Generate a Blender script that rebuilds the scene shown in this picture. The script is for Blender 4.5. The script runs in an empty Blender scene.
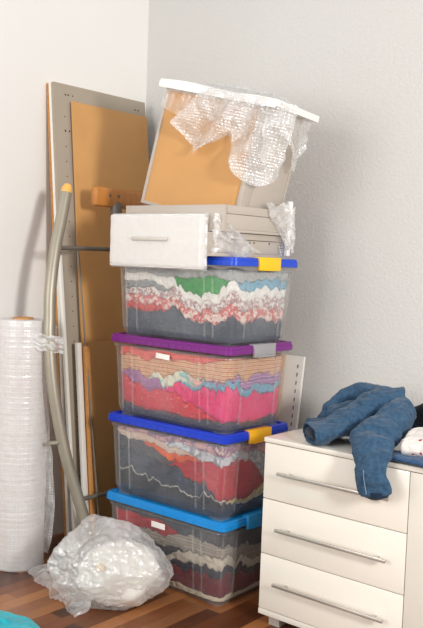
import bpy, bmesh, math, random
from mathutils import Vector, Matrix, noise
from math import sin, cos, pi, radians

C = bpy.context.scene
COL = C.collection
random.seed(7)

# ------------------------------------------------------------------ camera
cam_d = bpy.data.cameras.new('camera')
cam = bpy.data.objects.new('camera', cam_d); COL.objects.link(cam); C.camera = cam
cam_d.sensor_fit = 'VERTICAL'; cam_d.sensor_height = 24.0; cam_d.lens = 857.2 / 628 * 24.0
cam_d.clip_start = .05; cam_d.clip_end = 60
f_ = Vector((-.63596, .76898, -.06495)).normalized()
r_ = Vector((.76855, .63872, .03691)).normalized()
u_ = r_.cross(f_).normalized()
M4 = Matrix((r_, u_, -f_)).transposed().to_4x4(); M4.translation = Vector((1.8568, -2.3574, 1.271))
cam.matrix_world = M4

# ------------------------------------------------------------------ light
world = bpy.data.worlds.new('world'); C.world = world; world.use_nodes = True
world.node_tree.nodes['Background'].inputs[0].default_value = (.985, .99, 1.0, 1)
world.node_tree.nodes['Background'].inputs[1].default_value = .66

def area(name, loc, target, sx, sy, power, col):
    d = bpy.data.lights.new(name, 'AREA'); d.shape = 'RECTANGLE'; d.size = sx; d.size_y = sy
    d.energy = power; d.color = col
    o = bpy.data.objects.new(name, d); COL.objects.link(o); o.location = loc
    o.rotation_euler = (Vector(target) - Vector(loc)).to_track_quat('-Z', 'Y').to_euler()
    return o
area('window_light', (3.6, -1.45, 1.85), (-.8, -.05, 1.15), .42, .6, 102, (1, .972, .93))
area('fill_light_behind', (-.4, -4.6, 2.0), (-.3, 0, .8), 2.2, 1.8, 76, (1, .985, .96))  # added soft fill, not a known window; brightens dresser and box fronts
C.view_settings.view_transform = 'Standard'; C.view_settings.look = 'None'
C.view_settings.gamma = 1; C.view_settings.use_curve_mapping = False
C.view_settings.exposure = 0.07
C.cycles.transparent_max_bounces = 32

# ------------------------------------------------------------------ materials
def nodes(name):
    m = bpy.data.materials.new(name); m.use_nodes = True
    nt = m.node_tree; return m, nt, nt.nodes['Principled BSDF']
def N(nt, t, **k):
    n = nt.nodes.new(t)
    for a, b in k.items():
        if hasattr(n, a): setattr(n, a, b)
        else: n.inputs[a].default_value = b
    return n
def c4(c): return (c[0], c[1], c[2], 1)
def srgb(r, g, b):
    return tuple(((v/255)/12.92 if v/255 <= .04045 else ((v/255+.055)/1.055)**2.4) for v in (r, g, b))
def coords(nt, scale=(1, 1, 1), rot=(0, 0, 0)):
    tc = N(nt, 'ShaderNodeTexCoord'); mp = N(nt, 'ShaderNodeMapping')
    mp.inputs['Scale'].default_value = scale; mp.inputs['Rotation'].default_value = rot
    nt.links.new(tc.outputs['Object'], mp.inputs[0]); return mp.outputs[0]
def noise_n(nt, vec, scale, detail=4, rough=.5):
    n = N(nt, 'ShaderNodeTexNoise'); n.inputs['Scale'].default_value = scale
    n.inputs['Detail'].default_value = detail; n.inputs['Roughness'].default_value = rough
    nt.links.new(vec, n.inputs['Vector']); return n.outputs[0]
def ramp(nt, fac, stops, interp='LINEAR'):
    r = N(nt, 'ShaderNodeValToRGB'); r.color_ramp.interpolation = interp
    e = r.color_ramp.elements
    while len(e) < len(stops): e.new(.5)
    for el, (p, c) in zip(e, stops): el.position = p; el.color = c4(c)
    nt.links.new(fac, r.inputs[0]); return r.outputs[0]
def bump(nt, bs, h, strength, dist=.002):
    b = N(nt, 'ShaderNodeBump'); b.inputs['Strength'].default_value = strength; b.inputs['Distance'].default_value = dist
    nt.links.new(h, b.inputs['Height']); nt.links.new(b.outputs[0], bs.inputs['Normal']); return b

def plain(name, col, rough=.5, metal=0, var=.06, nscale=12, bstr=0, bscale=60, scale=(1, 1, 1), spec=.5, coat=0):
    m, nt, b = nodes(name); v = coords(nt, scale)
    n = noise_n(nt, v, nscale)
    nt.links.new(ramp(nt, n, [(.3, tuple(x*(1-var) for x in col)), (.7, tuple(min(1, x*(1+var)) for x in col))]), b.inputs['Base Color'])
    b.inputs['Roughness'].default_value = rough; b.inputs['Metallic'].default_value = metal
    b.inputs['Specular IOR Level'].default_value = spec; b.inputs['Coat Weight'].default_value = coat
    if bstr: bump(nt, b, noise_n(nt, v, bscale, 3), bstr)
    return m

def wall_mat(name, col, bs, sc):
    m, nt, b = nodes(name); v = coords(nt)
    n = noise_n(nt, v, 1.5)
    nt.links.new(ramp(nt, n, [(.3, tuple(x*.985 for x in col)), (.7, col)]), b.inputs['Base Color'])
    b.inputs['Roughness'].default_value = .85
    bump(nt, b, noise_n(nt, v, sc, 3, .6), bs, .004)
    return m
M = {}
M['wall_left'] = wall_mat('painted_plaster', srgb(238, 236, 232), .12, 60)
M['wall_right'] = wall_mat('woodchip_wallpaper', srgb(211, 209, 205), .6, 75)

def floor_mat():
    m, nt, b = nodes('laminate_floor')
    v = coords(nt, rot=(0, 0, pi/2))
    br = N(nt, 'ShaderNodeTexBrick'); br.offset = .37; br.offset_frequency = 2
    br.inputs['Scale'].default_value = 1; br.inputs['Brick Width'].default_value = .42; br.inputs['Row Height'].default_value = .062
    br.inputs['Mortar Size'].default_value = .0006; br.inputs['Mortar Smooth'].default_value = 0
    br.inputs['Color1'].default_value = (0, 0, 0, 1); br.inputs['Color2'].default_value = (1, 1, 1, 1); br.inputs['Mortar'].default_value = (.1, .1, .1, 1)
    nt.links.new(v, br.inputs['Vector'])
    base = ramp(nt, br.outputs['Color'], [(0, srgb(66, 36, 20)), (.3, srgb(108, 60, 32)), (.55, srgb(138, 82, 46)), (.8, srgb(178, 118, 70)), (1, srgb(82, 44, 24))])
    v2 = coords(nt, (60, 3, 3)); g = noise_n(nt, v2, 2.5, 6, .6)
    mx = N(nt, 'ShaderNodeMix'); mx.data_type = 'RGBA'; mx.blend_type = 'MULTIPLY'; mx.inputs[0].default_value = .6
    nt.links.new(base, mx.inputs[6]); nt.links.new(ramp(nt, g, [(.3, (.55, .5, .45)), (.65, (1, 1, 1))]), mx.inputs[7])
    nt.links.new(mx.outputs[2], b.inputs['Base Color']); b.inputs['Roughness'].default_value = .33
    return m
M['floor'] = floor_mat()
M['hdf'] = plain('brown_hardboard', srgb(204, 152, 92), .6, var=.05, nscale=5, bstr=.1, bscale=200)
M['cardboard'] = plain('brown_cardboard', srgb(194, 146, 90), .8, var=.05, nscale=4)
M['chipboard'] = plain('raw_chipboard_edge', srgb(200, 140, 78), .75, var=.25, nscale=160)
M['grey_board'] = plain('grey_melamine', srgb(168, 155, 138), .5, var=.03, nscale=6)
M['grey_drawer'] = plain('taupe_melamine', srgb(186, 176, 165), .5, var=.02, nscale=8)
M['hole'] = plain('dark_hole', srgb(60, 50, 42), .9)
M['white_edge'] = plain('white_melamine', srgb(236, 232, 224), .4, var=.02)
M['white_gloss'] = plain('white_gloss_lacquer', srgb(240, 234, 222), .16, var=.01, coat=.5)
M['white_body'] = plain('white_carcass', srgb(232, 227, 216), .35, var=.01)
M['steel'] = plain('brushed_aluminium', srgb(196, 192, 184), .32, metal=.75, var=.03)
M['grey_metal'] = plain('painted_grey_tube', srgb(166, 159, 143), .42, metal=.45, var=.05)
M['dark_metal'] = plain('dark_steel', srgb(122, 115, 106), .5, metal=.35, var=.08)
M['wood_cap'] = plain('varnished_beech', srgb(196, 128, 60), .35, var=.12, nscale=8, scale=(1, 8, 1), coat=.3)
M['cap'] = plain('pale_wood_cap', srgb(240, 184, 96), .4, var=.05)
M['pale_handle'] = plain('pale_grey_handle', srgb(206, 200, 190), .5)
M['pad'] = plain('white_padding', srgb(222, 219, 212), .8, var=.04, bstr=.3, bscale=40)
M['foam'] = plain('white_foam', srgb(240, 238, 234), .7, var=.015, bstr=.15, bscale=120)
M['sticker'] = plain('paper_label', srgb(240, 236, 230), .6)
M['core'] = plain('cardboard_core', srgb(190, 140, 90), .8, var=.1)

def film(name, col, op_lo, op_hi, scale=12, bstr=.6, bub=False, rough=.25, gl=.35, crease=False):
    """thin clear or milky plastic: transparent mixed with milky diffuse and gloss"""
    m = bpy.data.materials.new(name); m.use_nodes = True; nt = m.node_tree; nt.nodes.clear()
    out = N(nt, 'ShaderNodeOutputMaterial'); v = coords(nt)
    tr = N(nt, 'ShaderNodeBsdfTransparent'); tr.inputs[0].default_value = (.97, .97, .96, 1)
    df = N(nt, 'ShaderNodeBsdfDiffuse'); df.inputs[0].default_value = c4(col)
    tl = N(nt, 'ShaderNodeBsdfTranslucent'); tl.inputs[0].default_value = c4(col)
    gs = N(nt, 'ShaderNodeBsdfGlossy'); gs.inputs['Roughness'].default_value = rough; gs.inputs[0].default_value = (1, 1, 1, 1)
    a = N(nt, 'ShaderNodeMixShader'); a.inputs[0].default_value = .4
    nt.links.new(df.outputs[0], a.inputs[1]); nt.links.new(tl.outputs[0], a.inputs[2])
    b2 = N(nt, 'ShaderNodeMixShader'); b2.inputs[0].default_value = gl
    nt.links.new(a.outputs[0], b2.inputs[1]); nt.links.new(gs.outputs[0], b2.inputs[2])
    mix = N(nt, 'ShaderNodeMixShader')
    n = noise_n(nt, v, scale, 6, .6)
    mr = N(nt, 'ShaderNodeMapRange'); mr.inputs[1].default_value = .35; mr.inputs[2].default_value = .68
    mr.inputs[3].default_value = op_lo; mr.inputs[4].default_value = op_hi
    nt.links.new(n, mr.inputs[0]); nt.links.new(mr.outputs[0], mix.inputs[0])
    nt.links.new(tr.outputs[0], mix.inputs[1]); nt.links.new(b2.outputs[0], mix.inputs[2]); nt.links.new(mix.outputs[0], out.inputs[0])
    if bstr:
        bp = N(nt, 'ShaderNodeBump'); bp.inputs['Strength'].default_value = bstr; bp.inputs['Distance'].default_value = .006
        if bub:
            vo = N(nt, 'ShaderNodeTexVoronoi'); vo.inputs['Scale'].default_value = 95; nt.links.new(v, vo.inputs['Vector'])
            vo.inputs['Randomness'].default_value = .2
            mth = N(nt, 'ShaderNodeMath'); mth.operation = 'SUBTRACT'; mth.inputs[0].default_value = 1
            nt.links.new(vo.outputs['Distance'], mth.inputs[1]); nt.links.new(mth.outputs[0], bp.inputs['Height'])
        elif crease:
            nz = N(nt, 'ShaderNodeTexNoise'); nz.inputs['Scale'].default_value = scale*.6; nt.links.new(v, nz.inputs['Vector'])
            mxv = N(nt, 'ShaderNodeMix'); mxv.data_type = 'VECTOR'; mxv.inputs[0].default_value = .25
            nt.links.new(v, mxv.inputs[4]); nt.links.new(nz.outputs['Color'], mxv.inputs[5])
            hs = []
            for sc_ in (scale*1.1, scale*2.7):
                vo = N(nt, 'ShaderNodeTexVoronoi'); vo.feature = 'DISTANCE_TO_EDGE'; vo.inputs['Scale'].default_value = sc_
                nt.links.new(mxv.outputs[1], vo.inputs['Vector']); hs.append(vo.outputs['Distance'])
            ad = N(nt, 'ShaderNodeMath'); ad.operation = 'MULTIPLY_ADD'; ad.inputs[1].default_value = .4
            nt.links.new(hs[1], ad.inputs[0]); nt.links.new(hs[0], ad.inputs[2]); nt.links.new(ad.outputs[0], bp.inputs['Height'])
            bp.inputs['Distance'].default_value = .02
        else:
            nt.links.new(noise_n(nt, v, scale*2.2, 5, .65), bp.inputs['Height'])
        for s in (df, tl, gs): nt.links.new(bp.outputs[0], s.inputs['Normal'])
    return m
M['box_plastic'] = film('clear_box_plastic', (.88, .90, .93), .07, .15, 4, 0, rough=.10, gl=.35)
M['box_rib'] = film('frosted_plastic_rib', (.92, .94, .96), .14, .24, 5, 0, rough=.2, gl=.3)
M['loosefilm'] = film('milky_film', (.97, .97, .97), .35, .8, 16, .8, gl=.2)
M['bubble'] = film('bubble_wrap', (.97, .97, .97), .34, .80, 14, .8, True, gl=.25)
M['cling'] = film('cling_film', (.97, .96, .95), .10, .45, 22, .8, gl=.45)
M['bag'] = film('frosted_polythene', (.98, .98, .98), .26, .60, 9, .9, gl=.25, crease=True)
M['wrap_dense'] = film('dense_wrap', (.97, .97, .97), .90, 1.0, 30, .22, True, gl=.07)

def lid_mat(name, col):
    m, nt, b = nodes(name); v = coords(nt)
    nt.links.new(ramp(nt, noise_n(nt, v, 6), [(.3, tuple(x*.9 for x in col)), (.7, col)]), b.inputs['Base Color'])
    b.inputs['Roughness'].default_value = .3; b.inputs['Subsurface Weight'].default_value = 0
    return m

_fab = {}
def fabric(kind, c1, c2=None, c3=None, sc=40):
    key = (kind, c1, c2, c3, sc)
    if key in _fab: return _fab[key]
    m, nt, b = nodes('fabric_' + kind); v = coords(nt)
    a = srgb(*c1); a2 = srgb(*c2) if c2 else tuple(x*.8 for x in a); a3 = srgb(*c3) if c3 else a
    if kind == 'floral':
        n = noise_n(nt, v, sc, 3, .7)
        col = ramp(nt, n, [(0, a), (.46, a), (.52, a2), (.60, a2), (.66, a3)], 'LINEAR')
    elif kind == 'stripe':
        w = N(nt, 'ShaderNodeTexWave'); w.bands_direction = 'Z'; w.inputs['Scale'].default_value = sc; w.inputs['Distortion'].default_value = 1.5
        nt.links.new(v, w.inputs['Vector']); col = ramp(nt, w.outputs['Fac'], [(.2, a), (.6, a2), (.9, a3)])
    elif kind == 'dots':
        vo = N(nt, 'ShaderNodeTexVoronoi'); vo.inputs['Scale'].default_value = sc; nt.links.new(v, vo.inputs['Vector'])
        col = ramp(nt, vo.outputs['Distance'], [(0, a2), (.16, a2), (.2, a), (1, a)])
    elif kind == 'denim':
        n1 = noise_n(nt, v, sc, 5, .65); col = ramp(nt, n1, [(.3, a2), (.7, a)])
    else:
        n1 = noise_n(nt, v, sc*.25, 4); col = ramp(nt, n1, [(.3, a2), (.7, a)])
    nt.links.new(col, b.inputs['Base Color'])
    b.inputs['Roughness'].default_value = .9; b.inputs['Specular IOR Level'].default_value = .15
    b.inputs['Sheen Weight'].default_value = .15
    mp = coords(nt, (1, 1, 2.2)); bump(nt, b, noise_n(nt, mp, 28, 4, .6), .7, .012)
    _fab[key] = m; return m

# ------------------------------------------------------------------ mesh helpers
class MB:
    def __init__(s): s.bm = bmesh.new(); s.mi = 0
    def _f(s, vs):
        try:
            f = s.bm.faces.new(vs); f.material_index = s.mi; return f
        except ValueError: return None
    def box(s, lo, hi, bev=0, mat=None):
        lo = Vector(lo); hi = Vector(hi)
        g = bmesh.ops.create_cube(s.bm, size=1)
        mm = Matrix.Translation((lo+hi)/2) @ Matrix.Diagonal((*(hi-lo), 1))
        bmesh.ops.transform(s.bm, matrix=mm, verts=g['verts'])
        vs = g['verts']; fs = set(f for v in vs for f in v.link_faces)
        for f in fs: f.material_index = s.mi
        if bev:
            es = list(set(e for v in vs for e in v.link_edges))
            r = bmesh.ops.bevel(s.bm, geom=es, offset=bev, segments=2, affect='EDGES', profile=.5)
            for f in r['faces']: f.material_index = s.mi
            vs = list(set(v for f in r['faces'] for v in f.verts) | set(v for v in vs if v.is_valid))
        if mat is not None: bmesh.ops.transform(s.bm, matrix=mat, verts=vs)
        return vs
    def rings(s, rings, close=True, cap0=True, cap1=True):
        L = [[s.bm.verts.new(p) for p in r] for r in rings]
        n = len(L[0])
        for a, b in zip(L, L[1:]):
            for i in range(n if close else n-1):
                j = (i+1) % n; s._f((a[i], a[j], b[j], b[i]))
        if cap0: s._f(L[0][::-1])
        if cap1: s._f(L[-1])
        return L
    def tube(s, pts, r, seg=16, rb=None, caps=True, noise_amp=0, nsc=12, flat=None):
        """sweep along pts; r = radius or list; rb = second radius (flattened section); flat = direction of the thin axis"""
        pts = [Vector(p) for p in pts]; n = len(pts)
        rr = r if isinstance(r, (list, tuple)) else [r]*n
        rbb = rb if isinstance(rb, (list, tuple)) else ([rb]*n if rb else rr)
        rings = []; pu = None
        for i, p in enumerate(pts):
            t = (pts[min(i+1, n-1)] - pts[max(i-1, 0)]).normalized()
            if flat is not None:
                fl = flat[i] if isinstance(flat, list) else flat
                w = Vector(fl); w = (w - t*w.dot(t)).normalized(); u = w.cross(t)
            else:
                if pu is None:
                    a = Vector((0, 0, 1)) if abs(t.z) < .9 else Vector((1, 0, 0))
                    u = t.cross(a).normalized()
                else: u = (pu - t*pu.dot(t)).normalized()
                w = t.cross(u)
            pu = u; ring = []
            for k in range(seg):
                a = 2*pi*k/seg
                q = p + u*cos(a)*rr[i] + w*sin(a)*rbb[i]
                if noise_amp:
                    q += (q-p).normalized()*noise_amp*noise.noise(q*nsc)
                ring.append(q)
            rings.append(ring)
        return s.rings(rings, True, caps, caps)
    def cyl(s, a, b, r, seg=20, r2=None): return s.tube([a, b], [r, r2 if r2 else r], seg)
    def grid(s, fn, nu, nv):
        g = [[s.bm.verts.new(fn(i/nu, j/nv)) for j in range(nv+1)] for i in range(nu+1)]
        for i in range(nu):
            for j in range(nv): s._f((g[i][j], g[i+1][j], g[i+1][j+1], g[i][j+1]))
        return g
    def build(s, name, mats, parent=None, smooth=False, mods=(), auto=None):
        bmesh.ops.recalc_face_normals(s.bm, faces=s.bm.faces)
        me = bpy.data.meshes.new(name); s.bm.to_mesh(me); s.bm.free()
        for m in (mats if isinstance(mats, (list, tuple)) else [mats]): me.materials.append(M[m] if isinstance(m, str) else m)
        if smooth: me.shade_smooth()
        if auto: me.shade_smooth(); me.set_sharp_from_angle(angle=radians(auto))
        o = bpy.data.objects.new(name, me); COL.objects.link(o)
        if parent: o.parent = parent
        return o

def tag(o, label=None, cat=None, group=None, kind=None):
    for k, v in (('label', label), ('category', cat), ('group', group), ('kind', kind)):
        if v: o[k] = v
    return o
def empty(name, loc, label, cat, group=None, rot=(0, 0, 0)):
    o = bpy.data.objects.new(name, None); COL.objects.link(o); o.location = loc; o.rotation_euler = rot
    o.empty_display_size = .05
    return tag(o, label, cat, group)
def smooth_path(pts, k=6):
    pts = [Vector(p) for p in pts]; out = []
    P = [2*pts[0]-pts[1]] + pts + [2*pts[-1]-pts[-2]]
    for i in range(1, len(P)-2):
        for j in range(k):
            t = j/k; a, b, c, d = P[i-1], P[i], P[i+1], P[i+2]
            out.append(.5*((2*b)+(c-a)*t+(2*a-5*b+4*c-d)*t*t+(-a+3*b-3*c+d)*t**3))
    out.append(pts[-1]); return out
def subdiv(o, lv=1):
    m = o.modifiers.new('subdivision', 'SUBSURF'); m.levels = lv; m.render_levels = lv
def solid(o, t):
    m = o.modifiers.new('solidify', 'SOLIDIFY'); m.thickness = t; m.offset = 0

# ------------------------------------------------------------------ the room
XW, YW = -1.08, .64
b = MB(); b.box((XW-.1, -3.2, -.1), (4.2, YW+.1, 0)); tag(b.build('floor', 'floor'), kind='structure')
b = MB(); b.box((XW-.1, -3.2, 0), (XW, YW, 2.7)); tag(b.build('wall_left', 'wall_left'), kind='structure')
b = MB(); b.box((XW-.1, YW, 0), (4.2, YW+.1, 2.7)); tag(b.build('wall_right', 'wall_right'), kind='structure')

# ------------------------------------------------------------------ boards leaning on the left wall
def lean_board(name, xb, xt, zt, y0, y1, length, th, mat, label, cat, group, edge=None, tilt=0, holes=None, parent=None, z0=0, edge_w=.0025):
    """board standing on the floor, leaning towards the left wall; local x = thickness, y = width, z = up along it"""
    a = math.atan2(xb - xt, zt)
    e = empty(name, (xb, y0, z0), label, cat, group) if parent is None else parent
    e.rotation_euler = (0, -a, 0)
    w = y1-y0; m = MB()
    mw = Matrix.Rotation(tilt, 4, 'X')
    m.box((-th, 0, 0), (0, w, length), .0008, mw)
    m.build('panel', mat, e, auto=30)
    if edge:
        m = MB(); m.box((-th+.0008, -edge_w, 0), (-.0008, -.0001, length), 0, mw); m.build('edge_band', edge, e)
    if holes:
        m = MB()
        for (hy, hz, r) in holes:
            m.tube([mw @ Vector((.0006, hy, hz)), mw @ Vector((-.004, hy, hz))], r, 10)
        o = m.build('drill_hole', 'hole', e); tag(o, kind='stuff')
    return e
G1 = 'furniture boards leaning on the left wall'
lean_board('furniture_board', -.862, -1.062, 2.0, .032, .52, 2.0, .018, 'cardboard', 'tall board with orange brown chipboard edge, rearmost of the boards by left wall', 'board', G1, 'chipboard')
lean_board('furniture_board', -.842, -1.042, 2.0, .026, .54, 2.0, .016, 'white_edge', 'tall board with a white edge between the grey panel and the chipboard-edged board', 'board', G1, 'white_edge')
hl = []
for k in range(27):
    z = 1.86 - k*.064
    hl.append((.052, z, .0028)); hl.append((.505, z, .0028))
hl += [(.06, 1.955, .004), (.075, 1.955, .004), (.10, 1.955, .003), (.48, 1.955, .004), (.50, 1.955, .004), (.052, 1.80, .004), (.075, 1.80, .004), (.27, 1.88, .003)]
lean_board('wardrobe_panel', -.822, -1.024, 2.0, .026, .575, 2.0, .016, 'grey_board', 'tall grey wardrobe side panel with rows of drilled holes leaning on left wall', 'board', G1, 'grey_board', holes=hl)
lean_board('hardboard_sheet', -.806, -1.01, 2.0, .105, .57, 1.93, .004, 'hdf', 'tan hardboard sheet leaning on the front of the grey perforated panel', 'board', G1)
lean_board('cardboard_sheet', -.785, -.875, .9, .118, .58, .898, .005, 'cardboard', 'shorter brown board, low in front of the tan hardboard sheet beside the boxes', 'board', G1)
lean_board('narrow_batten', -.792, -.945, 1.26, .014, .028, 1.27, .016, 'white_edge', 'long narrow white batten just behind the curved metal tube', 'batten', G1, tilt=0)
lean_board('plank', -.765, -.862, .9, .052, .074, .90, .018, 'white_edge', 'short plank with pale face and raw wood edge behind the tube frame', 'board', G1)
lean_board('plank', -.752, -.845, .9, .078, .104, .885, .016, 'chipboard', 'short narrow strip of raw wood left of the low brown board', 'board', G1)
m = MB(); m.tube([(-.712, .088, .0), (-.918, .090, 1.3)], .004, 8)
tag(m.build('metal_rod', 'dark_metal', auto=40), 'thin metal rod leaning upright in front of the brown boards', 'rod')

# ------------------------------------------------------------------ tube frame with wooden block
e = empty('tubular_frame', (-.69, -.03, 0), 'curved grey metal tube frame with two crossbars and wooden block end', 'frame')
def rel(p, e=e): return Vector(p) - e.location
tp = [(-.685, .0, .012), (-.697, -.025, .172), (-.708, -.055, .277), (-.728, -.118, .483), (-.753, -.162, .729), (-.773, -.172, .926), (-.78, -.168, 1.004),
      (-.792, -.158, 1.122), (-.808, -.126, 1.28), (-.82, -.089, 1.401), (-.831, -.057, 1.512)]
m = MB(); m.tube([rel(p) for p in smooth_path(tp, 5)], .0235, 20); m.build('curved_tube', 'grey_metal', e, auto=50)
m = MB(); m.tube([rel((-.8305, -.059, 1.505)), rel((-.8335, -.05, 1.53)), rel((-.8350, -.044, 1.5450))], [.0225, .022, .015], 20); m.build('tube_cap', 'cap', e, auto=50)
m = MB(); m.cyl(rel((-.808, -.12, 1.29)), rel((-.80, .42, 1.295)), .009, 12); m.build('crossbar', 'dark_metal', e, auto=50)
m = MB(); m.cyl(rel((-.705, -.05, .277)), rel((-.705, .42, .275)), .009, 12); m.build('crossbar', 'dark_metal', e, auto=50)
m = MB(); m.cyl(rel((-.735, -.15, .52)), rel((-.745, -.185, .52)), .009, 12); m.build('stub_peg', 'grey_metal', e, auto=50)
m = MB(); m.tube([rel((-.804, .222, 1.262)), rel((-.825, .215, 1.49))], .026, 20); m.build('post', 'dark_metal', e, auto=50)
m = MB(); m.tube([rel((-.68, .42, .0)), rel((-.80, .42, 1.30))], .02, 20); m.build('rear_leg', 'dark_metal', e, auto=50)
m = MB(); m.box((-.024, 0, 0), (.024, .30, .084), .018, Matrix.Translation(rel((-.832, .09, 1.470)))); m.build('wood_block', 'wood_cap', e, auto=40)
m = MB()
for yy in (.165, .215):
    m.tube([rel((-.8115, yy, 1.52)), rel((-.806, yy, 1.52))], .007, 12)
    m.build('screw_head', 'dark_metal', e, auto=40); m = MB()
m.bm.free()

# ------------------------------------------------------------------ boards behind the boxes on the right wall
def rboard(name, x0, x1, ztop, yb, yt, th, mat, label, holes=None):
    a = math.atan2(yt-yb, ztop)
    e = empty(name, (x0, yb, 0), label, 'board', 'boards standing behind the boxes'); e.rotation_euler = (-a, 0, 0)
    m = MB(); m.box((0, 0, 0), (x1-x0, th, ztop), .001); m.build('panel', mat, e, auto=30)
    m = MB(); m.box((x1-x0, .001, 0), (x1-x0+.003, th-.001, ztop), 0); m.build('edge_band', 'white_edge' if mat != 'cardboard' else 'cardboard', e)
    if holes:
        m = MB()
        for k in range(16): m.box((x1-x0-.022, -.0008, ztop-.05-k*.034), (x1-x0-.018, .003, ztop-.035-k*.034))
        tag(m.build('slot', 'hole', e), kind='stuff')
rboard('furniture_board', -.58, -.155, .893, .445, .545, .018, 'cardboard', 'brown board standing behind the box stack, in front of the white board')
rboard('furniture_board', -.56, -.078, .889, .470, .583, .016, 'white_edge', 'white slotted board standing behind the box stack beside the dresser', holes=True)

# ------------------------------------------------------------------ storage boxes
def rrect(x0, x1, y0, y1, r, seg=6, off=None):
    pts = []
    for (cx, cy, a0) in ((x1-r, y1-r, 0), (x0+r, y1-r, pi/2), (x0+r, y0+r, pi), (x1-r, y0+r, 1.5*pi)):
        for k in range(seg+1):
            a = a0 + pi/2*k/seg; pts.append((cx+r*cos(a), cy+r*sin(a)))
    return pts
BL, BW, PITCH = .618, .404, .318
def make_lid(parent, col, clipcol, z=.324):
    m = MB(); R_ = []
    for (ins, zz, r) in ((.003, z-.032, .022), (.0, z-.030, .025), (.0, z-.012, .025), (.003, z-.010, .023), (.003, z-.003, .023), (.007, z, .021), (.020, z, .018), (.024, z-.007, .016)):
        R_.append([(x, y, zz) for x, y in rrect(-BL+ins, -ins, ins, BW-ins, r)])
    inner = [(x, y, z-.012) for x, y in rrect(-BL+.03, -.03, .03, BW-.03, .02)]
    inn = [[(x, y, zz) for x, y in rrect(-BL+.006, -.006, .006, BW-.006, .020)] for zz in (z-.032,)]
    m.rings(inn + R_, True, False, True)
    m.rings(inn + [[(x, y, z-.016) for x, y in rrect(-BL+.006, -.006, .006, BW-.006, .020)]], True, False, True)
    # small mould steps along the skirt
    for k in range(14):
        xx = -BL+.05+k*.0385; m.box((xx, -.0012, z-.028), (xx+.003, .0006, z-.014))
    lid = m.build('lid', lid_mat('lid_plastic', col), parent, auto=35)
    cm = lid_mat('clip_plastic', clipcol)
    for sx, x in ((1, 0), (-1, -BL)):
        m = MB()
        m.box((x-.004 if sx > 0 else x-.009, .135, z-.046), (x+.009 if sx > 0 else x+.004, .265, z-.002), .003)
        m.box((x-.022 if sx > 0 else x-.009, .135, z-.006), (x+.009 if sx > 0 else x+.022, .265, z+.003), .002)
        m.box((x+.009 if sx > 0 else x-.014, .15, z-.046), (x+.014 if sx > 0 else x-.009, .25, z-.040), .002)
        m.build('clip', cm, lid, auto=40)
    return lid
def make_box(k, dx, dy, lidcol, clipcol, label):
    e = empty('storage_box', (dx, dy, PITCH*k), label, 'storage box', 'clip storage boxes in the stack')
    def ring(ins, z, r=.028):
        return [(x, y, z) for x, y in rrect(-BL+ins, -ins, ins, BW-ins, r)]
    m = MB()
    m.rings([ring(.040, .003, .024), ring(.036, .006, .026), ring(.0295, .03), ring(.026, .035), ring(.014, .27), ring(.009, .274), ring(.009, .290)], True, True, False)
    o = m.build('body', 'box_plastic', e, auto=40); solid(o, .0016)
    # vertical ribs near the corners, corner feet
    def rib(x, y, nx, ny, w):
        b0, t0 = .031, .0145
        for zz in (0,):
            p = []
            for z, ins in ((.03, b0), (.272, t0)):
                cx = x if nx == 0 else (-ins if nx > 0 else -BL+ins); cy = y if ny == 0 else (ins if ny < 0 else BW-ins)
                tx, ty = abs(ny)*w/2, abs(nx)*w/2
                p.append([(cx-tx-nx*.001, cy-ty-ny*.001, z), (cx+tx-nx*.001, cy+ty-ny*.001, z), (cx+tx+nx*.004, cy+ty+ny*.004, z), (cx-tx+nx*.004, cy-ty+ny*.004, z)])
            m = MB(); m.rings(p); m.build('rib', 'box_rib', o, auto=40)
    for x in (-.555, -.50, -.155, -.115):
        rib(x, 0, 0, -1, .0028); rib(x, 0, 0, 1, .0028)
    for y in (.10, .31):
        rib(0, y, 1, 0, .0028); rib(0, y, -1, 0, .0028)
    for fx in (-BL+.07, -.07):
        for fy in (.07, BW-.07):
            m = MB(); m.rings([[(fx+x, fy+y, z) for x, y in rrect(-.03, .03, -.03, .03, .01)] for z in (-.0005, .004)]); m.build('foot', 'box_rib', o, auto=40)
    make_lid(e, lidcol, clipcol)
    return e
OFF = [(0, .0), (-.004, 0), (-.002, .002), (.003, .006)]
boxes = []
lidc = [srgb(10, 138, 214), srgb(14, 58, 196), srgb(122, 30, 128), srgb(20, 72, 206)]
clipc = [srgb(40, 140, 200), srgb(238, 176, 30), srgb(160, 158, 160), srgb(246, 202, 14)]
labels = ['clear storage box with bright light blue lid standing on the floor, lowest of the stack',
          'clear storage box with dark blue lid and orange clip, directly under the purple-lidded box',
          'clear storage box with purple lid and grey clip full of pink and red clothes',
          'clear storage box with blue lid and yellow clip, topmost of the stack']
for k in range(4): boxes.append(make_box(k, *OFF[k], lidc[k], clipc[k], labels[k]))
def sticker(box, x0, x1, z0, z1, rot):
    m = MB(); w = x1-x0; h = z1-z0
    ins = .0275 - (z0+z1)/2*.05
    mat = Matrix.Translation(((x0+x1)/2, ins-.0075, (z0+z1)/2)) @ Matrix.Rotation(rot, 4, 'Y')
    m.box((-w/2, -.0006, -h/2), (w/2, .0006, h/2), 0, mat); o = m.build('sticker', 'sticker', box)
    tag(o, 'white paper sticker')
sticker(boxes[2], -.365, -.295, .248, .268, .06)
sticker(boxes[0], -.36, -.29, .235, .257, .0)

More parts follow.
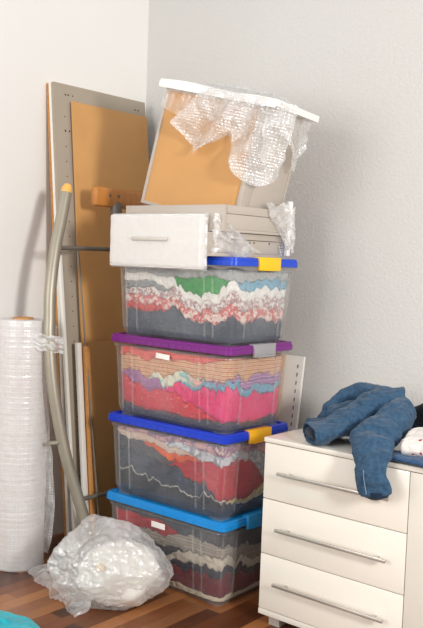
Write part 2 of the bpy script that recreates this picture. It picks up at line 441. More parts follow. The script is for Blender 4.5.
# clothes folded inside the boxes: layers that share wavy borders
def clothes(k, specs, seed, fill=.262):
    ox, oy = OFF[k]; z0 = PITCH*k + .012
    NX, NY = 96, 62
    def foot(u, v, zl):
        ins = .038 - .055*max(0, zl)
        ins = max(.021, ins)
        return (ox - BL + ins + u*(BL-2*ins), oy + ins + v*(BW-2*ins))
    def sm(t): t = max(0, min(1, t)); return t*t*(3-2*t)
    H = [[0]*(NY+1) for _ in range(NX+1)]
    raw = []
    rt_ = random.Random(seed*13+5); TL = (.8, .7, .8, .3)
    for si, s in enumerate(specs):
        ta, tb = rt_.uniform(-.75, .75)*TL[k], rt_.uniform(-.6, .6)*TL[k]
        T, cu, cv, ru, rv = s['t'], s.get('cu', .5), s.get('cv', .5), s.get('ru', 9), s.get('rv', 9)
        g = []
        for i in range(NX+1):
            row = []
            for j in range(NY+1):
                u, v = i/NX, j/NY
                nz = noise.noise(Vector((u*4.2+seed*3.1+si*7.7, v*3.0, si*1.9)))*.5 + noise.noise(Vector((u*11+si*5.3, v*8+seed, si*2.9)))*.30 + (abs(noise.noise(Vector((u*15+si*4.3, v*11+seed, si*3.7))))-.2)*.55 + (abs(noise.noise(Vector((u*34+si*2.1, v*22+seed, si*1.1))))-.2)*.35
                d = math.sqrt(((u-cu+nz*.12)/ru)**2 + ((v-cv)/rv)**2)
                t = T*(1+nz*.9)*sm((1.0-d)*2.2+.0) if ru < 5 else T*(1+nz*.9)*max(.12, 1+ta*(2*u-1)+tb*(2*v-1))
                row.append(max(0, t))
            g.append(row)
        raw.append(g)
    for i in range(NX+1):
        for j in range(NY+1):
            tot = sum(g[i][j] for g in raw); sc = (fill*(1+.05*noise.noise(Vector((i*.06+seed, j*.06, 3))))) / tot
            for g in raw: g[i][j] *= sc
    for si, s in enumerate(specs):
        g = raw[si]; m = MB(); bm = m.bm
        lowv = {}; topv = {}
        def wob(i, j, zz):
            return zz + .0035*noise.noise(Vector((i*.45, j*.45, zz*40+seed)))
        def lo(i, j):
            if (i, j) not in lowv:
                z = H[i][j]; eu = .0015
                x, y = foot(i/NX, j/NY, z); lowv[i, j] = bm.verts.new(inset(i, j, x, y, .0035, z0+z+.0008))
            return lowv[i, j]
        def hi(i, j):
            if (i, j) not in topv:
                z = H[i][j]+g[i][j]; x, y = foot(i/NX, j/NY, z); topv[i, j] = bm.verts.new(inset(i, j, x, y, .0035, z0+z-.0004))
            return topv[i, j]
        def inset(i, j, x, y, d, z):
            if i == 0: x += d
            if i == NX: x -= d
            if j == 0: y += d
            if j == NY: y -= d
            # round the box corners
            cu_, cv_ = min(i, NX-i), min(j, NY-j)
            if cu_ < 5 and cv_ < 5:
                q = (5-cu_)*(5-cv_)/25*.010
                x += q if i < NX/2 else -q; y += q if j < NY/2 else -q
            return (x, y, z)
        TH = .0022
        live = lambda i, j: 0 <= i < NX and 0 <= j < NY and max(g[i][j], g[i+1][j], g[i][j+1], g[i+1][j+1]) > TH
        mids = {}
        def mid(i, j, f):
            if (i, j, f) not in mids:
                z = H[i][j]+g[i][j]*f; x, y = foot(i/NX, j/NY, z)
                bul = -.0015*min(1, g[i][j]/.01) + .008*noise.noise(Vector((i*.22, j*.22, z*45+si))) + .004*noise.noise(Vector((i*.5, j*.5, z*90+si)))
                mids[i, j, f] = bm.verts.new(inset(i, j, x, y, max(-.0015, bul+.0015), z0+z+.0008*(1-2*f)))
            return mids[i, j, f]
        cnt = 0
        for i in range(NX):
            for j in range(NY):
                if not live(i, j): continue
                cnt += 1
                m._f((lo(i, j), lo(i, j+1), lo(i+1, j+1), lo(i+1, j)))
                m._f((hi(i, j), hi(i+1, j), hi(i+1, j+1), hi(i, j+1)))
                for (di, dj, p, q) in ((-1, 0, (i, j+1), (i, j)), (1, 0, (i+1, j), (i+1, j+1)), (0, -1, (i, j), (i+1, j)), (0, 1, (i+1, j+1), (i, j+1))):
                    if not live(i+di, j+dj):
                        seq = [(lo(*p), lo(*q))] + [(mid(*p, f), mid(*q, f)) for f in (.15, .32, .5, .68, .85)] + [(hi(*p), hi(*q))]
                        for (a, b_), (c, d) in zip(seq, seq[1:]): m._f((a, b_, d, c))
        for i in range(NX+1):
            for j in range(NY+1): H[i][j] += g[i][j]
        if cnt == 0: bm.free(); continue
        o = m.build(s['n'], s['m'], smooth=True)
        tag(o, s['l'], s.get('c', 'clothing'), 'clothes in the ' + ['light blue lidded', 'dark blue lidded', 'purple lidded', 'topmost'][k] + ' box')
F = fabric
clothes(0, [
    dict(t=.028, n='folded_linen', l='cream folded cloth at the very bottom of the lowest box', m=F('plain', (206, 192, 172)), c='cloth'),
    dict(t=.060, n='folded_sweater', l='maroon folded sweater low in the lowest box', m=F('plain', (122, 30, 44), (92, 20, 34)), cu=.72, ru=.62, cv=.3, rv=1.2, c='sweater'),
    dict(t=.022, n='folded_trousers', l='thin navy layer above the maroon sweater in the lowest box', m=F('plain', (36, 42, 60)), c='trousers'),
    dict(t=.034, n='folded_shirt', l='off-white shirt with a bunched corner in the lowest box', m=F('plain', (214, 204, 190), (180, 170, 156)), cu=.7, ru=.75, rv=2, c='shirt'),
    dict(t=.060, n='folded_trousers', l='charcoal garment filling the left middle of the lowest box', m=F('plain', (52, 54, 64)), cu=.1, ru=.6, rv=3, c='trousers'),
    dict(t=.050, n='folded_cardigan', l='grey taupe knitted garment in the upper half of the lowest box', m=F('stripe', (150, 140, 130), (120, 112, 106), (164, 154, 144), 14), cu=.65, ru=.6, rv=3, c='cardigan'),
    dict(t=.065, n='folded_jumper', l='bright red garment at the upper left of the lowest box', m=F('plain', (186, 26, 40), (150, 18, 32)), cu=.3, ru=.34, cv=.1, rv=.9, c='jumper'),
    dict(t=.046, n='folded_trousers', l='black slate garment under the light blue lid', m=F('plain', (52, 58, 72), (36, 40, 50)), c='trousers'),
], 1)
clothes(1, [
    dict(t=.060, n='folded_trousers', l='dark navy trousers at the bottom of the dark blue lidded box', m=F('plain', (40, 48, 62), (28, 34, 46)), c='trousers'),
    dict(t=.006, n='drawstring', l='thin white strip running between dark layers in the dark blue lidded box', m=F('plain', (205, 202, 196)), c='cord'),
    dict(t=.085, n='folded_jeans', l='slate blue denim filling the middle of the dark blue lidded box', m=F('denim', (74, 86, 104), (44, 52, 68), None, 30), cu=.25, ru=.75, rv=3, c='jeans'),
    dict(t=.012, n='folded_scarf', l='pale yellow cloth at the right end of the dark blue lidded box', m=F('plain', (214, 200, 140)), cu=.98, cv=.6, ru=.3, rv=.6, c='scarf'),
    dict(t=.120, n='folded_jumper', l='crimson jumper bulging at the front corner of the dark blue lidded box', m=F('plain', (200, 38, 58), (164, 26, 44)), cu=.88, cv=.05, ru=.36, rv=.8, c='jumper'),
    dict(t=.060, n='folded_skirt', l='charcoal cloth at the upper left of the dark blue lidded box', m=F('plain', (84, 86, 96)), cu=.1, ru=.5, rv=3, c='skirt'),
    dict(t=.030, n='folded_blouse', l='orange blouse near the top of the dark blue lidded box', m=F('plain', (232, 108, 62), (206, 80, 46)), cu=.55, ru=.28, cv=.0, rv=.8, c='blouse'),
    dict(t=.034, n='folded_shirt', l='cream shirt near the top of the dark blue lidded box', m=F('plain', (222, 208, 196), (204, 170, 156)), cu=.3, ru=.5, rv=2, c='shirt'),
    dict(t=.035, n='folded_tunic', l='silver grey blouse at the top right of the dark blue lidded box', m=F('floral', (206, 208, 216), (150, 156, 170), (226, 226, 230), 24), cu=.85, ru=.45, rv=2, c='blouse'),
    dict(t=.020, n='t_shirt', l='lilac and pink patterned top just under the dark blue lid', m=F('floral', (214, 168, 172), (150, 120, 150), (226, 200, 190), 20), c='top'),
], 2)
clothes(2, [
    dict(t=.036, n='folded_trousers', l='charcoal trousers at the bottom of the purple lidded box', m=F('plain', (74, 76, 86)), c='trousers'),
    dict(t=.100, n='folded_dress', l='coral red dress at the lower left of the purple lidded box', m=F('dots', (212, 58, 74), (232, 150, 150), None, 60), cu=.2, ru=.75, rv=3, c='dress'),
    dict(t=.105, n='folded_jumper', l='hot pink jumper in the lower right of the purple lidded box', m=F('plain', (240, 70, 134), (224, 48, 110)), cu=.92, ru=.5, cv=.3, rv=1.6, c='jumper'),
    dict(t=.028, n='folded_shirt', l='sky blue shirt above the pink jumper in the purple lidded box', m=F('plain', (132, 182, 202), (104, 160, 190)), cu=.85, cv=.6, ru=.5, rv=.9, c='shirt'),
    dict(t=.050, n='folded_blouse', l='lilac blouse at the left of the purple lidded box', m=F('plain', (176, 118, 170)), cu=.25, ru=.26, rv=2, c='blouse'),
    dict(t=.046, n='folded_towel', l='pale mint and cream towel in the centre of the purple lidded box', m=F('floral', (226, 222, 204), (150, 200, 196), (240, 180, 170), 12), cu=.55, ru=.32, rv=2, c='towel'),
    dict(t=.040, n='folded_scarf', l='lilac striped scarf at the right end of the purple lidded box', m=F('stripe', (170, 120, 176), (206, 176, 190), (140, 90, 160), 12), cu=.9, cv=.7, ru=.35, rv=.8, c='scarf'),
    dict(t=.060, n='folded_blanket', l='beige and orange striped blanket in the top of the purple lidded box', m=F('stripe', (212, 164, 120), (236, 214, 186), (198, 110, 80), 22), c='blanket'),
    dict(t=.036, n='t_shirt', l='salmon top directly under the purple lid', m=F('plain', (238, 112, 100), (220, 84, 84)), cu=.4, ru=.6, rv=3, c='top'),
], 3)
clothes(3, [
    dict(t=.125, n='folded_jeans', l='grey blue jeans filling the bottom of the topmost box', m=F('plain', (82, 94, 108), (62, 72, 86)), c='jeans'),
    dict(t=.034, n='folded_cloth', l='red cloth at the left of the topmost box', m=F('plain', (214, 78, 74)), cu=.18, ru=.26, rv=2, c='cloth'),
    dict(t=.045, n='folded_dress', l='white dress with coral flowers across the middle of the topmost box', m=F('floral', (234, 214, 206), (206, 104, 104), (240, 232, 226), 30), c='dress'),
    dict(t=.040, n='folded_blouse', l='white and grey floral blouse in the middle of the topmost box', m=F('floral', (236, 230, 226), (176, 140, 146), (244, 242, 240), 52), c='blouse'),
    dict(t=.034, n='folded_shirt', l='grey shirt at the left of the topmost box', m=F('plain', (152, 156, 158)), cu=.1, ru=.42, rv=2, c='shirt'),
    dict(t=.040, n='folded_sheet', l='stack of white sheets in the upper part of the topmost box', m=F('stripe', (244, 240, 236), (222, 218, 214), (248, 246, 244), 36), c='sheet'),
    dict(t=.070, n='t_shirt', l='bright green top near the lid of the topmost box', m=F('plain', (24, 168, 66), (12, 130, 48)), cu=.74, ru=.26, cv=.0, rv=.9, c='top'),
    dict(t=.040, n='folded_jumper', l='pale blue jumper at the right end of the topmost box', m=F('plain', (128, 180, 208)), cu=.98, cv=.6, ru=.3, rv=.6, c='jumper'),
    dict(t=.040, n='folded_linen', l='light grey cloth just under the lid of the topmost box', m=F('plain', (188, 190, 190)), c='cloth'),
], 4)

# ------------------------------------------------------------------ drawers on top of the stack
ZT = PITCH*3 + .324 + .0      # 1.278, top of the uppermost lid
# lower drawer with white wrapped front
e = empty('drawer', (-.35, -.05, ZT), 'grey drawer with white foam-wrapped front and bar handle, lying on the topmost box', 'drawer', 'loose drawers on the boxes')
def rl(p, e=e): return Vector(p)-e.location
m = MB(); m.box(rl((-.572, -.052, 1.229)), rl((-.103, -.034, 1.425)), .004); m.build('drawer_front', 'foam', e, auto=40)
def wrapfn(u, v):
    x = -.578 + u*.484; z = 1.224+v*.206
    edge = min(u, 1-u, v, 1-v)
    y = -.0565 + .0016*noise.noise(Vector((u*9, v*6, 1))) + .001*noise.noise(Vector((u*25, v*14, 5)))
    if edge < .001: y = -.034
    return rl((x + (.003*noise.noise(Vector((v*7, u*3, 0)))), y, z+.003*noise.noise(Vector((u*7, 3, v)))))
m = MB(); m.grid(wrapfn, 40, 20); o = m.build('foam_wrap', film('foam_film', (.93, .92, .91), .55, .75, 5, .08, gl=.05), e, smooth=True)
m = MB(); m.box(rl((-.445, -.066, 1.328)), rl((-.265, -.056, 1.340)), .003)
m.box(rl((-.437, -.062, 1.331)), rl((-.430, -.051, 1.337))); m.box(rl((-.280, -.062, 1.331)), rl((-.273, -.051, 1.337)))
m.build('handle', 'pale_handle', e, auto=40)
m = MB()
m.box(rl((-.575, -.034, ZT)), rl((-.055, .355, ZT+.014)), .002)
m.box(rl((-.570, -.034, ZT+.014)), rl((-.558, .345, ZT+.086)), .001)
m.box(rl((-.067, -.034, ZT+.014)), rl((-.055, .345, ZT+.062)), .001)
m.box(rl((-.067, -.034, ZT+.064)), rl((-.053, .355, ZT+.086)), .001)
m.box(rl((-.570, .333, ZT+.014)), rl((-.055, .345, ZT+.086)), .001); m.box(rl((-.558, -.0335, ZT+.014)), rl((-.0675, -.022, ZT+.086)), .001)
m.build('drawer_body', 'grey_drawer', e, auto=40)
m = MB()
for yy in (.16, .185, .28): m.tube([rl((-.0545, yy, ZT+.055)), rl((-.0535, yy, ZT+.055))], .0035, 8)
tag(m.build('screw_hole', 'hole', e), kind='stuff')
# crumpled film hanging at the right of the front
def filmfn(u, v):
    y = -.055 + u*.27*(1-.75*v); z = 1.285 + v*.140 + .01*sin(u*9)
    x = -.064 + .022*u + .012*noise.noise(Vector((u*6, v*5, 2))) + .008*noise.noise(Vector((u*14, v*13, 7)))
    return rl((x+.012, y, z - u*.045*v))
m = MB(); m.grid(filmfn, 34, 24); o = m.build('loose_film', 'loosefilm', e, smooth=True); tag(o, 'crumpled clear film hanging off the side of the front')

# upper shallow drawer (open top)
ZU = ZT + .088
e = empty('drawer', (-.27, .19, ZU), 'shallow taupe drawer lying between the white-fronted drawer and the leaning one', 'drawer', 'loose drawers on the boxes')
rl = lambda p: Vector(p)-Vector((-.27, .19, ZU))
x0, x1, y0, y1, H_ = -.515, -.035, -.008, .375, .094
m = MB()
m.box(rl((x0, y0, ZU)), rl((x1, y1, ZU+.010)), .001)
m.box(rl((x0, y0, ZU+.0102)), rl((x0+.014, y1, ZU+H_)), .001); m.box(rl((x1-.014, y0, ZU+.0102)), rl((x1, y1, ZU+H_-.031)), .0015)
m.box(rl((x1-.012, y0+.002, ZU+H_-.030)), rl((x1+.002, y1+.008, ZU+H_)), .0015)
m.box(rl((x0+.014, y1-.014, ZU+.0102)), rl((x1-.014, y1, ZU+H_)), .001)
m.build('drawer_body', 'grey_drawer', e, auto=40)
m = MB(); m.box(rl((x0-.004, y0-.016, ZU)), rl((x1+.002, y0-.0005, ZU+H_)), .0015); m.build('drawer_front', 'grey_drawer', e, auto=40)

# leaning drawer seen from below
px, py, yaw, lean, tw, W_, L_, D_ = -.498, .03, .10, .032, -.222, .449, .460, .284
u0 = Vector((cos(yaw), sin(yaw), 0)); n0 = Vector((-sin(yaw), cos(yaw), 0)); Z_ = Vector((0, 0, 1))
l0 = Z_*cos(lean)+n0*sin(lean); d0 = n0*cos(lean)-Z_*sin(lean)
U = u0*cos(tw)+l0*sin(tw); L3 = l0*cos(tw)-u0*sin(tw)
cut = .012
O = Vector((px, py, 1.465)) + L3*cut; LL = L_-cut
R3 = Matrix((U, d0, L3)).transposed().to_4x4(); R3.translation = O   # local x = width, y = depth, z = up its face
def lempty(name, label, cat, group=None):
    e = bpy.data.objects.new(name, None); COL.objects.link(e); e.matrix_world = R3; e.empty_display_size = .05; return tag(e, label, cat, group)
e = lempty('drawer', 'drawer standing on edge atop the pile showing its brown hardboard underside', 'drawer', 'loose drawers on the boxes')
m = MB(); W2 = .449
m.box((0, 0, 0), (.012, D_, LL), .001); m.box((.012, 0, LL-.012), (W2, D_, LL), .001); m.box((.012, 0, 0), (W2, D_, .012), .001)
m.box((W2-.020, 0, .012), (W2, .058, LL-.012), .002); m.box((W2-.016, .061, .012), (W2-.002, D_, LL-.012), .001)
m.build('drawer_body', 'grey_drawer', e, auto=40)
m = MB(); m.box((.012, .006, .012), (W2-.020, .010, LL-.012)); m.build('drawer_bottom', 'hdf', e)
m = MB(); m.box((0, D_+.001, 0), (W2, D_+.014, LL), .001); m.build('drawer_front', 'grey_drawer', e, auto=40)
# foam sheet on top
e = lempty('foam_sheet', 'white foam sheet laid over the top edge of the leaning drawer', 'foam sheet')
m = MB(); nseg = 30
def fs(i, top):
    u = -.02 + (W2+.075)*i/nseg
    y0 = -.022; y1 = D_+.02
    z = LL+.002 + (.015*(.5+.5*noise.noise(Vector((u*5, 0, 0)))) if top else 0) + (.016 if top else 0) + max(0, u-W2-.05)*.0
    return u, y0, y1, z
rings = []
for i in range(nseg+1):
    u, a, b_, zt = fs(i, True); _, _, _, zb = fs(i, False)
    rings.append([(u, a, zb-.008), (u, a-.003, (zb+zt)/2), (u, a+.006, zt), (u, b_, zt), (u, b_, zb), (u, a+.01, zb)])
m.rings(rings); m.build('sheet', 'foam', e, auto=50)
# bubble wrap draped over the right half and cling film on the face
e = lempty('bubble_wrap_sheet', 'torn bubble wrap draped over the upper right corner of the leaning drawer', 'bubble wrap')
def drape(u, v):
    # u along top edge, v downwards; the sheet folds round the right side
    x = .19 + u*.36
    side = max(0, x-(W2+.012))
    low = .06+.26*(.35+.5*abs(sin(u*5.2+.5)))*(.75+.4*u)
    if u < .2: low *= .9
    z = LL + .022 - v*low
    y = -.028 - .030*sin(u*17+v*2.0)*v - .012*v
    y += .016*noise.noise(Vector((u*9, v*5, 3))) + .006*noise.noise(Vector((u*22, v*15, 8)))
    x2 = x - .09*v*(1-u)*.9 + .03*noise.noise(Vector((u*4, v*4, 12)))*v
    return (x2, min(y, -.006) if x2 < W2+.01 else y+side*.9, z + .01*noise.noise(Vector((u*9, v*3, 21))))
m = MB(); m.grid(drape, 56, 34); m.build('wrap', 'bubble', e, smooth=True)
def drape2(u, v):
    y = -.03 + u*(D_+.06); x = W2+.022 + .016*v + .022*sin(u*11+v)*v + .02*noise.noise(Vector((u*7, v*5, 31)))*v
    low = .10+.12*(.5+.5*sin(u*9+1))
    return (x, y, LL+.02 - v*low)
m = MB(); m.grid(drape2, 36, 26); m.build('wrap_side', 'bubble', e, smooth=True)
def drape3(u, v):
    x = .17+u*.30; y = -.03+v*(D_*.7); z = LL+.034 + .018*abs(noise.noise(Vector((u*7, v*6, 41)))) + .014*sin(u*pi)*sin(v*pi)
    return (x, y, z)
m = MB(); m.grid(drape3, 30, 16); m.build('wrap_top', 'bubble', e, smooth=True)
e = lempty('cling_film', 'crinkled clear film across the top of the brown drawer underside', 'plastic film')
def cf(u, v):
    x = .0+u*(W2-.04); z = LL+.002 - v*(.075+.05*u+.012*sin(u*8)); y = -.006-.006*abs(noise.noise(Vector((u*16, v*7, 5)))) - .002
    return (x, y, z)
m = MB(); m.grid(cf, 60, 16); m.build('film', 'cling', e, smooth=True)

# white wrapped board end at the back right of the lid
e = empty('foam_block', (-.075, .372, ZT), 'white foam block wrapped in bubble wrap standing at back right of top lid', 'foam block')
m = MB(); m.box((.030, -.01, .012), (.046, .012, .222), .003, Matrix.Rotation(.03, 4, 'Y')); m.box((-.05, -.002, .035), (.034, .012, .19), .003, Matrix.Rotation(.03, 4, 'Y')); m.build('block', 'foam', e, auto=40)
def wb(u, v):
    a = u*2*pi
    rx = .062+.012*noise.noise(Vector((cos(a)*2, sin(a)*2, v*4))); ry = .024+.010*noise.noise(Vector((cos(a)*2, sin(a)*2, v*4+9)))
    taper = .75+.3*v if v < .6 else .93
    return (-.008+cos(a)*rx*taper-.02*(1-v), sin(a)*ry*taper, .003+v*.205+.008*noise.noise(Vector((cos(a)*3, sin(a)*3, v*3))))
m = MB(); m.grid(wb, 36, 24); m.build('bubble_wrap', 'bubble', e, smooth=True)
def ws(u, v):
    y = -.15*(1-v)*(1-u) - .02 + u*.03
    x = .052 + .012*noise.noise(Vector((u*6, v*5, 3))) + .010*noise.noise(Vector((u*13, v*12, 9))) + .012*u
    return (x, y, .205 - v*.17 + .02*noise.noise(Vector((u*4, v*2, 6))))
m = MB(); m.grid(ws, 26, 26); m.build('wrap_flap', 'loosefilm', e, smooth=True)

# ------------------------------------------------------------------ bubble wrap roll
e = empty('bubble_wrap_roll', (-.905, -.20, 0), 'tall white bubble wrap roll standing on end against the left wall', 'bubble wrap roll')
m = MB(); rings = []
Hh = 1.0
for i in range(181):
    z = Hh*i/180; rr_ = .104 + .0011*noise.noise(Vector((0, 0, z*60))) + .0005*sin(z*310) + .003*noise.noise(Vector((3, 0, z*5)))
    if i == 0: rr_ -= .004
    if i == 180: rr_ -= .003
    rings.append([(rr_*cos(a)+.0015*noise.noise(Vector((a, 0, z*15))), rr_*sin(a), z) for a in [2*pi*k/48 for k in range(48)]])
for k in range(9):   # wound layers seen on the end
    rr_ = .098-k*.007; zz = Hh + (-.0035 if k % 2 else .0)
    rings.append([(rr_*cos(a), rr_*sin(a), zz) for a in [2*pi*q/48 for q in range(48)]])
m.rings(rings, True, True, False); m.build('wound_film', 'wrap_dense', e, auto=60)
m = MB()
prof = [(.030, .02), (.042, .02), (.042, 1.006), (.036, 1.008), (.033, 1.006), (.033, .02)]
m.rings([[(r*cos(a), r*sin(a), z) for a in [2*pi*k/32 for k in range(32)]] for r, z in prof], True, False, False); m.build('cardboard_core', 'core', e, auto=40)
def tail(u, v):
    z = .05+v*.93
    x = .075+u*.085+.010*noise.noise(Vector((u*3, v*10, 2))); y = .065 + u*.035+.014*noise.noise(Vector((u*4, v*8, 6)))
    return (x, y, z)
m = MB()
def tail2(u, v):
    z = .895+v*.065 - u*.02; w = 1
    return (.075+u*.12, -.045+u*.09+.012*noise.noise(Vector((u*5, v*5, 2))), z+.01*noise.noise(Vector((u*6, v*3, 9))))
m.grid(tail2, 20, 14); o = m.build('torn_end', 'loosefilm', e, smooth=True); m = MB()
m.grid(lambda u, v: tail(u*.55*(.6+.4*sin(v*7)), v), 10, 60)
o = m.build('loose_end', 'bubble', e, smooth=True)

# ------------------------------------------------------------------ bag on the floor
def blob(m, c, rad, amp, nsc, seed, sub=5, flatz=None, ridge=0, pw=1.0):
    g = bmesh.ops.create_icosphere(m.bm, subdivisions=sub, radius=1)
    for v in g['verts']:
        n = v.co.normalized(); nn = n*nsc+Vector((seed, seed*.7, seed*1.3))
        s = 1 + amp*noise.noise(nn) + amp*.5*noise.noise(nn*2.3)
        if ridge: s += ridge*(.5-abs(noise.noise(nn*2.0)))*1.0 + ridge*.5*(.5-abs(noise.noise(nn*4.7)))
        p = Vector((n.x*rad[0], n.y*rad[1], n.z*rad[2]))*s + Vector(c)
        if flatz is not None and p.z < flatz: p.z = flatz + .002*abs(noise.noise(p*30))
        v.co = p
    return g
bag = empty('plastic_bag', (-.378, -.218, 0), 'crumpled translucent plastic bag with white padding, lying on floor before the boxes', 'plastic bag')
def facets(m, c, rad, n, seed, jit, sub=6, soft=26, floor=.004, wr=.02, rot=0):
    """crumpled film: many soft planes meeting in creases"""
    rnd = random.Random(seed); pl = []
    for k in range(n):
        z = 1-2*(k+.5)/n; a = k*2.39996+rnd.uniform(-.25, .25); r = math.sqrt(1-z*z)
        pl.append((Vector((r*cos(a), r*sin(a), z+rnd.uniform(-.1, .1))).normalized(), 1+rnd.uniform(-jit, jit)))
    g = bmesh.ops.create_icosphere(m.bm, subdivisions=sub, radius=1)
    mt = Matrix.Rotation(rot, 3, 'Z')
    for v in g['verts']:
        nn = v.co.normalized(); acc = 0
        for (q, d) in pl:
            t = nn.dot(q)/d
            if t > .3: acc += math.exp(soft*t)
        s_ = soft/math.log(acc)
        w = 1-abs(noise.noise(nn*5+Vector((seed, 0, 0))))*2
        s_ *= 1 + wr*w*w*noise.noise(nn*3+Vector((0, seed, 0)))*2 + wr*.6*noise.noise(nn*11)
        p = mt @ Vector((nn.x*rad[0], nn.y*rad[1], nn.z*rad[2]))*s_ + Vector(c)
        if p.z < floor: p.z = floor + .002*abs(noise.noise(p*30))
        v.co = p
m = MB(); facets(m, (.015, .015, .142), (.212, .185, .165), 46, 5, .15, 6, 60, .003, .06, radians(40))
m.build('bag_film', 'bag', bag, smooth=True)
m = MB()
def btail(u, v):
    # a flattened skirt of film spreading on the floor at the left of the bag; v = 1 joins the bag
    a = Vector((-.80, -.235, 0)); b_ = Vector((-.335, -.395, 0)); c = Vector((-.60, -.06, .06)); d = Vector((-.30, -.20, .10))
    p = (a*(1-u)+b_*u)*(1-v) + (c*(1-u)+d*u)*v
    p += Vector((noise.noise(Vector((u*6, v*3, 17))), noise.noise(Vector((u*6, v*3, 27))), 0))*.03
    p.z = .004 + p.z*v + .035*sin(pi*v)**.6*(.5+1.2*abs(noise.noise(Vector((u*9, v*3, 2))))) + .014*abs(noise.noise(Vector((u*20, v*9, 8))))
    return p - bag.location
m.grid(btail, 70, 30); m.build('bag_neck', 'bag', bag, smooth=True)
pad = empty('padding_bundle', (-.312, -.175, 0), 'dense white padding bundle seen inside the right half of the plastic bag', 'padding')
m = MB(); facets(m, (0, -.01, .112), (.150, .125, .112), 26, 11, .10, 5, 22, .010, .03, radians(40))
m.build('bundle', 'pad', pad, smooth=True)
m = MB(); blob(m, (.0, -.125, .165), (.020, .012, .012), .2, 2, 4, 3, None, .1); m.build('knot', plain('beige_tape', srgb(226, 200, 168), .6), pad, smooth=True)

# ------------------------------------------------------------------ turquoise cloth bottom left
m = MB()
def tq(u, v):
    X_, Y_ = u*2-1, v*2-1
    # square to disc
    dx, dy = X_*math.sqrt(1-Y_*Y_/2), Y_*math.sqrt(1-X_*X_/2); r = min(1, math.hypot(dx, dy))
    wob = 1+.12*noise.noise(Vector((dx*2, dy*2, 3)))
    h = (1-r*r)
    z = .004 + .062*h**.6*(.8+.5*noise.noise(Vector((dx*2.2, dy*2.2, 1)))) + h**.5*.030*abs(noise.noise(Vector((dx*5, dy*4, 4))))
    return (-.44+dx*.30*wob, -.745+dy*.215*wob, z)
m.grid(tq, 60, 50)
o = m.build('turquoise_cloth', F('plain', (60, 196, 204), (30, 164, 182), None, 30), smooth=True); solid(o, .003)
tag(o, 'crumpled turquoise cloth lying on the floor at the bottom left', 'cloth')

# ------------------------------------------------------------------ dresser
DX, DY, DT = .151, .02, .664
e = empty('dresser', (DX, DY, 0), 'glossy white dresser with three drawers and bar handles against the right wall', 'dresser')
DLN, DDP = 1.25, .575
m = MB()
m.box((.0, .018, .045), (.018, DDP, .646), .001)                      # left side
m.box((.018, .018, .045), (DLN, DDP, .063), .001)                     # bottom
m.box((.018, DDP-.008, .063), (DLN, DDP, .646), 0)                    # back
m.box((.545, .020, .063), (.563, DDP-.008, .646), .001)               # partition
m.box((DLN-.018, .018, .063), (DLN, DDP-.008, .646), .001)
m.build('carcass', 'white_body', e, auto=40)
m = MB(); m.box((-.002, -.002, .648), (DLN+.002, DDP+.004, DT), .0015); m.build('top', 'white_gloss', e, auto=40)
m = MB(); m.box((.0, .0, .043), (DLN, .018, .062), .001); m.build('plinth_rail', 'white_body', e, auto=40)
for fx in (.025, 1.18):
    for fy in (.03, .50):
        m = MB(); m.box((fx, fy, 0), (fx+.045, fy+.045, .0425), .002); m.build('foot', 'grey_drawer', e, auto=40)
for (z0, z1, hz) in ((.4535, .645, .552), (.2605, .4505, .358), (.065, .2575, .168)):
    m = MB(); m.box((.0015, 0, z0), (.5445, .017, z1), .0015); d = m.build('drawer', 'white_gloss', e, auto=40)
    m = MB(); m.box((.072, -.030, hz-.005), (.492, -.020, hz+.006), .002)
    for hx in (.11, .45): m.box((hx, -.021, hz-.004), (hx+.008, .0, hz+.004))
    m.build('handle', 'steel', d, auto=40)
m = MB(); m.box((.5475, 0, .065), (1.2485, .017, .645), .0015); m.build('door', 'white_gloss', e, auto=40)

# ------------------------------------------------------------------ jeans and clothes on the dresser
def denim_obj(name, build_fn, mat, voxel, label, cat, amp=.01):
    m = MB(); build_fn(m)
    o = m.build(name, mat, smooth=True)
    r = o.modifiers.new('remesh', 'REMESH'); r.mode = 'VOXEL'; r.voxel_size = voxel; r.use_smooth_shade = True
    s = o.modifiers.new('smooth', 'SMOOTH'); s.factor = .5; s.iterations = 4
    for (sz, st) in ((.09, amp), (.035, amp*.7), (.014, amp*.22)):
        t = bpy.data.textures.new('folds', 'CLOUDS'); t.noise_scale = sz
        d = o.modifiers.new('folds', 'DISPLACE'); d.texture = t; d.strength = st; d.mid_level = .5; d.texture_coords = 'LOCAL'
    if label: tag(o, label, cat)
    return o
JZ = DT
def sleeve(m, p, d, w, ra, rb, ln, th=.009):
    p, d, w = Vector(p), Vector(d).normalized(), Vector(w); w = (w-d*w.dot(d)).normalized(); u = w.cross(d)
    def ell(o, a, b_, k=1): return [p + d*o + u*(cos(t)*a) + w*(sin(t)*b_ + .004*sin(3*t+1)) for t in [2*pi*i/28 for i in range(28)]]
    m.rings([ell(0, ra*.9, rb*.9), ell(ln*.5, ra, rb), ell(ln, ra, rb), ell(ln, ra-th, rb-th), ell(ln*.35, ra-th, rb-th)])
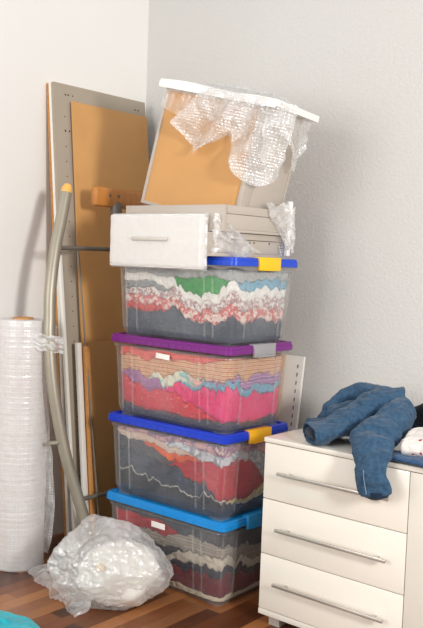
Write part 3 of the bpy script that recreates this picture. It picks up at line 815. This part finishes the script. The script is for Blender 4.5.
def jeans(m):
    up = (0, 0, 1)
    # leg folded towards the left, ending in an open cuff
    m.tube(smooth_path([(.52, .31, JZ+.145), (.45, .27, JZ+.140), (.41, .215, JZ+.100), (.385, .15, JZ+.070), (.355, .085, JZ+.046), (.335, .055, JZ+.040)], 5),
           [.05]*2+[.062]*24, 22, [.045]*8+[.042]*8+[.034]*10, True, .010, 12, up)
    sleeve(m, (.352, .078, JZ+.042), (-.55, -.83, -.1), (0, 0, 1), .060, .036, .058)
    # waist loop at the back and mound of folded denim under it
    m.tube(smooth_path([(.245, .25, JZ+.035), (.255, .31, JZ+.080), (.30, .345, JZ+.125), (.38, .34, JZ+.148), (.46, .31, JZ+.15)], 5), .036, 18, .040, True, .012, 14, up)
    m.tube(smooth_path([(.25, .16, JZ+.030), (.30, .21, JZ+.036), (.40, .22, JZ+.045), (.52, .22, JZ+.055)], 5), .085, 18, .030, True, .01, 14, up)
    m.tube(smooth_path([(.27, .25, JZ+.05), (.36, .28, JZ+.08), (.48, .27, JZ+.08)], 5), .055, 18, .05, True, .01, 14, up)
    # rolled fold at the right
    m.tube(smooth_path([(.42, .20, JZ+.115), (.48, .25, JZ+.135), (.525, .27, JZ+.135), (.545, .24, JZ+.115)], 5), .030, 16, .034, True, .008, 14, up)
    # second leg: from the right hump, over the edge, hanging down
    m.tube(smooth_path([(.52, .27, JZ+.11), (.545, .20, JZ+.095), (.535, .13, JZ+.065), (.545, .06, JZ+.045), (.572, .005, JZ+.030), (.592, -.034, JZ-.015), (.600, -.040, JZ-.045), (.613, -.042, JZ-.078), (.617, -.040, JZ-.094)], 5),
           [.060]*10+[.080]*6+[.068]*8+[.056]*25, 22, [.055]*8+[.050]*7+[.032]*5+[.024]*5+[.021]*20, True, .008, 16,
           [up]*18+[(0, -.4, 1)]*4+[(0, -1, .4)]*4+[(0, -1, 0)]*15)
j = denim_obj('jeans', jeans, F('denim', (64, 95, 122), (42, 68, 94), None, 70), .004,
              'faded blue jeans heaped on dresser with one leg hanging over the drawers', 'jeans', .014)
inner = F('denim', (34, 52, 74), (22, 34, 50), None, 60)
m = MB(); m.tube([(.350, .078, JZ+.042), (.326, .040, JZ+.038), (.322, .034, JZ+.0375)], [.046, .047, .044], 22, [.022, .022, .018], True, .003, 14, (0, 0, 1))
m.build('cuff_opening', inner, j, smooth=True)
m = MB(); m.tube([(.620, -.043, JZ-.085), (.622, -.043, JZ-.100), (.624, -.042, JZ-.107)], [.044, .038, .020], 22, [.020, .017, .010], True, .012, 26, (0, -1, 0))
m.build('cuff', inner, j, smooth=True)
m = MB(); path = [(.585, -.066, JZ-.02), (.588, -.067, JZ-.045), (.594, -.067, JZ-.07), (.600, -.067, JZ-.093)]
m.tube(smooth_path(path, 5), .0016, 6); m.build('seam', F('denim', (120, 150, 176)), j, smooth=True)

def navy(m):
    m.tube(smooth_path([(.50, .42, JZ+.04), (.56, .40, JZ+.09), (.66, .36, JZ+.11), (.85, .34, JZ+.08)], 5), .05, 18, .045, True, .01, 14, (0, 0, 1))
    m.tube(smooth_path([(.62, .27, JZ+.04), (.72, .27, JZ+.06), (.90, .28, JZ+.05)], 5), .07, 18, .04, True, .01, 14, (0, 0, 1))
denim_obj('navy_blouse', navy, F('dots', (24, 32, 48), (220, 216, 210), None, 34), .006, 'dark navy spotted garment heaped behind the floral one on the dresser', 'clothing', .01)
def floral(m):
    m.tube(smooth_path([(.655, .09, JZ+.045), (.76, .09, JZ+.050), (.88, .09, JZ+.055), (1.0, .11, JZ+.04)], 5), .065, 20, .034, True, .012, 14, (0, 0, 1))
    m.tube(smooth_path([(.63, .17, JZ+.055), (.78, .17, JZ+.080), (.92, .17, JZ+.07)], 5), .06, 20, .032, True, .012, 14, (0, 0, 1))
denim_obj('floral_blouse', floral, F('dots', (230, 222, 216), (190, 40, 62), None, 30), .006, 'off-white garment with small red flowers beside the jeans on the dresser', 'clothing', .012)
def blue2(m):
    m.tube(smooth_path([(.63, .06, JZ+.015), (.78, .045, JZ+.015), (.95, .045, JZ+.015), (1.05, .05, JZ+.015)], 5), .055, 20, .013, True, .003, 14, (0, 0, 1))
denim_obj('denim_skirt', blue2, F('denim', (60, 96, 136), (40, 66, 98), None, 60), .004, 'flat blue denim piece under the floral garment at the dresser edge', 'clothing', .004)
